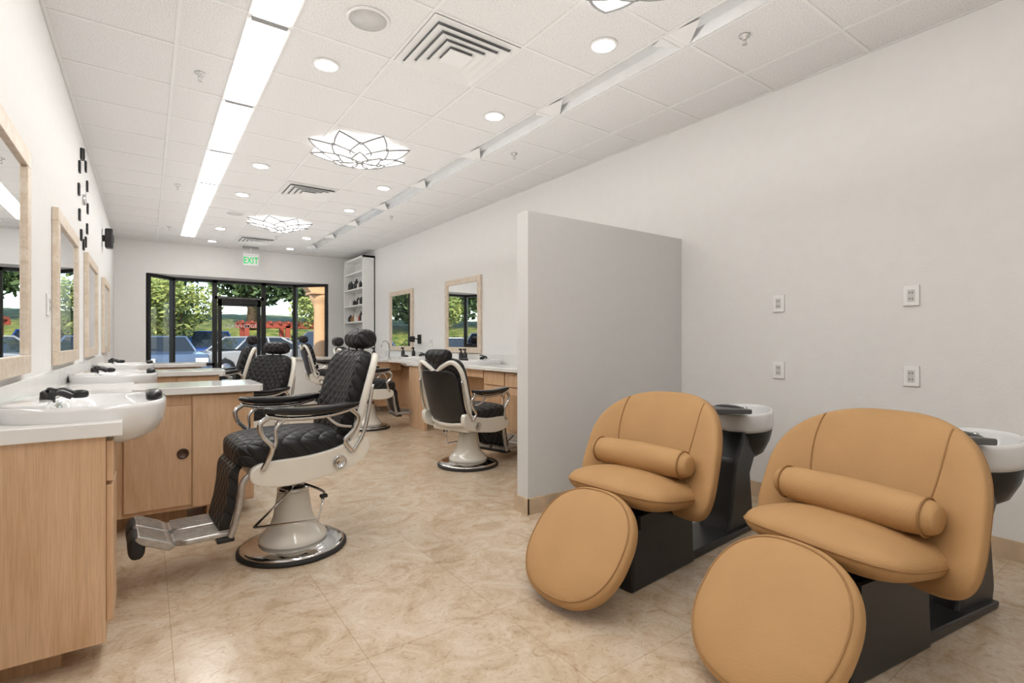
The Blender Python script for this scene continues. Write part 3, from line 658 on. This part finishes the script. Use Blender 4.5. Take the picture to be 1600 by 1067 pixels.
def car(x,y,rz,col,suv=False):
    e=empty('parked_car',(x,y,-0.04),rz); pm_=plain('car_paint',col,0.25,coat=0.6,noise=0.01)
    H=1.68 if suv else 1.42; b_=0.95 if suv else 0.85
    body=[(-2.25,.35),(-2.28,.6),(-2.2,b_),(-1.1,b_+.08),(1.7,b_+.1),(2.2,b_),(2.27,.6),(2.2,.35),(1.75,.28),(1.7,.5),(1.4,.68),(1.1,.5),(1.05,.28),(-1.05,.28),(-1.1,.5),(-1.4,.68),(-1.7,.5),(-1.75,.28)]
    prof('body',body,-.9,.9,pm_,e,0.06,3)
    rear=2.05 if suv else 1.75
    bot=[(-1.15,b_),(rear,b_+.02)]; top_=[(-.45,H),(rear-.35 if suv else .85,H)]
    V=[(bot[0][0],-.84,b_),(bot[1][0],-.84,b_+.05),(top_[1][0],-.66,H-.04),(top_[0][0],-.66,H-.02)]
    V+=[(a_,-b1,c_) for a_,b1,c_ in V]
    o=mesh('greenhouse',V,[(0,1,2,3),(7,6,5,4),(0,4,5,1),(1,5,6,2),(2,6,7,3),(3,7,4,0)],M['carglass'],e); bevel(o,0.04)
    box('roof',top_[0][0]-.02,top_[1][0]+.02,-.66,.66,H-.06,H,pm_,e,0.025)
    tubes('pillars',[[(V[a_][0],V[a_][1]*1.005,V[a_][2]),(V[c_][0],V[c_][1]*1.005,V[c_][2])] for a_,c_ in ((0,3),(1,2),(4,7),(5,6))]+[[(.3,s_*.845,b_),(.28,s_*.67,H-.04)] for s_ in(-1,1)],0.035,pm_,e)
    for wx in (-1.4,1.4):
        for s_ in (-1,1):
            lathe('wheel',[(0.2,-.1),(0.33,-.1),(0.33,.1),(0.2,.1)],M['tire'],e,loc=(wx,s_*.8,.33),R=Matrix.Rotation(math.pi/2,3,'X'),seg=24)
            lathe('hubcap',[(0.2,-.105),(0.2,.105),(0.02,.11)],M['alum'],e,loc=(wx,s_*.8,.33),R=Matrix.Rotation(math.pi/2,3,'X'),seg=16)
    for s_ in (-1,1):
        box('tail_lamp',2.2,2.29,s_*.7-.15,s_*.7+.15,.68,.82,M['taill'],e,0.01); box('head_lamp',-2.3,-2.2,s_*.68-.17,s_*.68+.17,.6,.74,M['ceram'],e,0.01)
car(0.3,20.3,math.radians(100),(0.10,0.15,0.24)); car(2.1,25.2,math.radians(95),(0.03,0.08,0.32),True); car(3.0,20.6,math.radians(25),(0.4,0.41,0.42))
car(6.1,21.8,math.radians(20),(0.2,0.21,0.22),True); car(4.6,25.4,math.radians(90),(0.3,0.3,0.3)); car(-3.2,20.5,math.radians(95),(0.6,0.6,0.62)); car(-6.3,20.5,math.radians(88),(0.5,0.5,0.5),True); car(9.3,20.0,math.radians(90),(0.3,0.05,0.04))
e=empty('red_pergola',(5.6,27.5,-0.04))
boxes('posts',[(x-.1,x+.1,y-.1,y+.1,0,2.0) for x in (-1.8,0,1.8) for y in (-.7,.7)],M['red'],e)
boxes('beams',[(-2.1,2.1,-.8,-.65,1.9,2.1),(-2.1,2.1,.65,.8,1.9,2.1)]+[(x-.05,x+.05,-.95,.95,2.1,2.22) for x in [-2+.4*i for i in range(11)]],M['red'],e)
e=empty('arcade_column',(3.95,14.7,-0.01))
lathe('shaft',[(0.30,0),(0.30,0.25),(0.24,0.30),(0.215,0.4),(0.19,2.1),(0.21,2.16),(0.20,2.2),(0.26,2.3),(0.31,2.42),(0.31,2.5)],M['peach'],e,seg=28)
box('abacus',-.34,.34,-.34,.34,2.5,2.57,M['peach'],e,0.01)
pts=[(4.3,2.56)]+[(6.15-1.85*math.cos(math.pi*i/14),2.56+0.9*math.sin(math.pi*i/14)) for i in range(1,15)]+[(9.5,2.56),(9.5,4.2),(3.3,4.2),(3.3,2.95),(3.6,2.56)]
prof('arcade_arch_wall',pts,14.45,14.95,M['peach'])
box('storefront_exterior_wall',XR+0.13,9.5,12.1,12.4,-0.04,4.2,M['peach'])
box('exterior_arcade_roof',3.35,9.5,12.4,14.45,4.1,4.2,M['peach'])
# ---------------- light ----------------
w=bpy.data.worlds.new('sky'); S.world=w; w.use_nodes=True; nt=w.node_tree; bg=nt.nodes['Background']
sk=N(nt,'ShaderNodeTexSky'); sk.sky_type='NISHITA'; sk.sun_disc=False; sk.sun_elevation=math.radians(35); sk.sun_rotation=math.radians(200)
nt.links.new(sk.outputs[0],bg.inputs['Color']); bg.inputs['Strength'].default_value=0.36
sl=bpy.data.lights.new('sun','SUN'); sl.energy=4.6; sl.angle=0.01; sl.color=(1,0.9,0.75); so=bpy.data.objects.new('sun',sl); COL.objects.link(so)
so.rotation_euler=Vector((0.5,0.75,-0.62)).to_track_quat('-Z','Y').to_euler()
# added soft fill aimed up to brighten the ceiling, not a real fixture
ul=bpy.data.lights.new('added_ceiling_fill','AREA'); ul.shape='RECTANGLE'; ul.size=3.2; ul.size_y=12.5; ul.energy=70; ul.color=(1,0.99,0.97)
uo=bpy.data.objects.new('added_ceiling_fill',ul); COL.objects.link(uo); uo.location=(1.7,5.0,2.2); uo.rotation_euler=(math.pi,0,0)
# ---------------- camera ----------------
cam=bpy.data.cameras.new('camera'); cam.sensor_width=36; cam.lens=18.0; cam.clip_start=0.05; cam.clip_end=200
co=bpy.data.objects.new('camera',cam); COL.objects.link(co); co.location=(0,0,1.2); co.rotation_euler=(math.pi/2,0,-math.atan(570/800))
S.camera=co
S.view_settings.view_transform='Standard'; S.view_settings.look='None'; S.view_settings.exposure=0
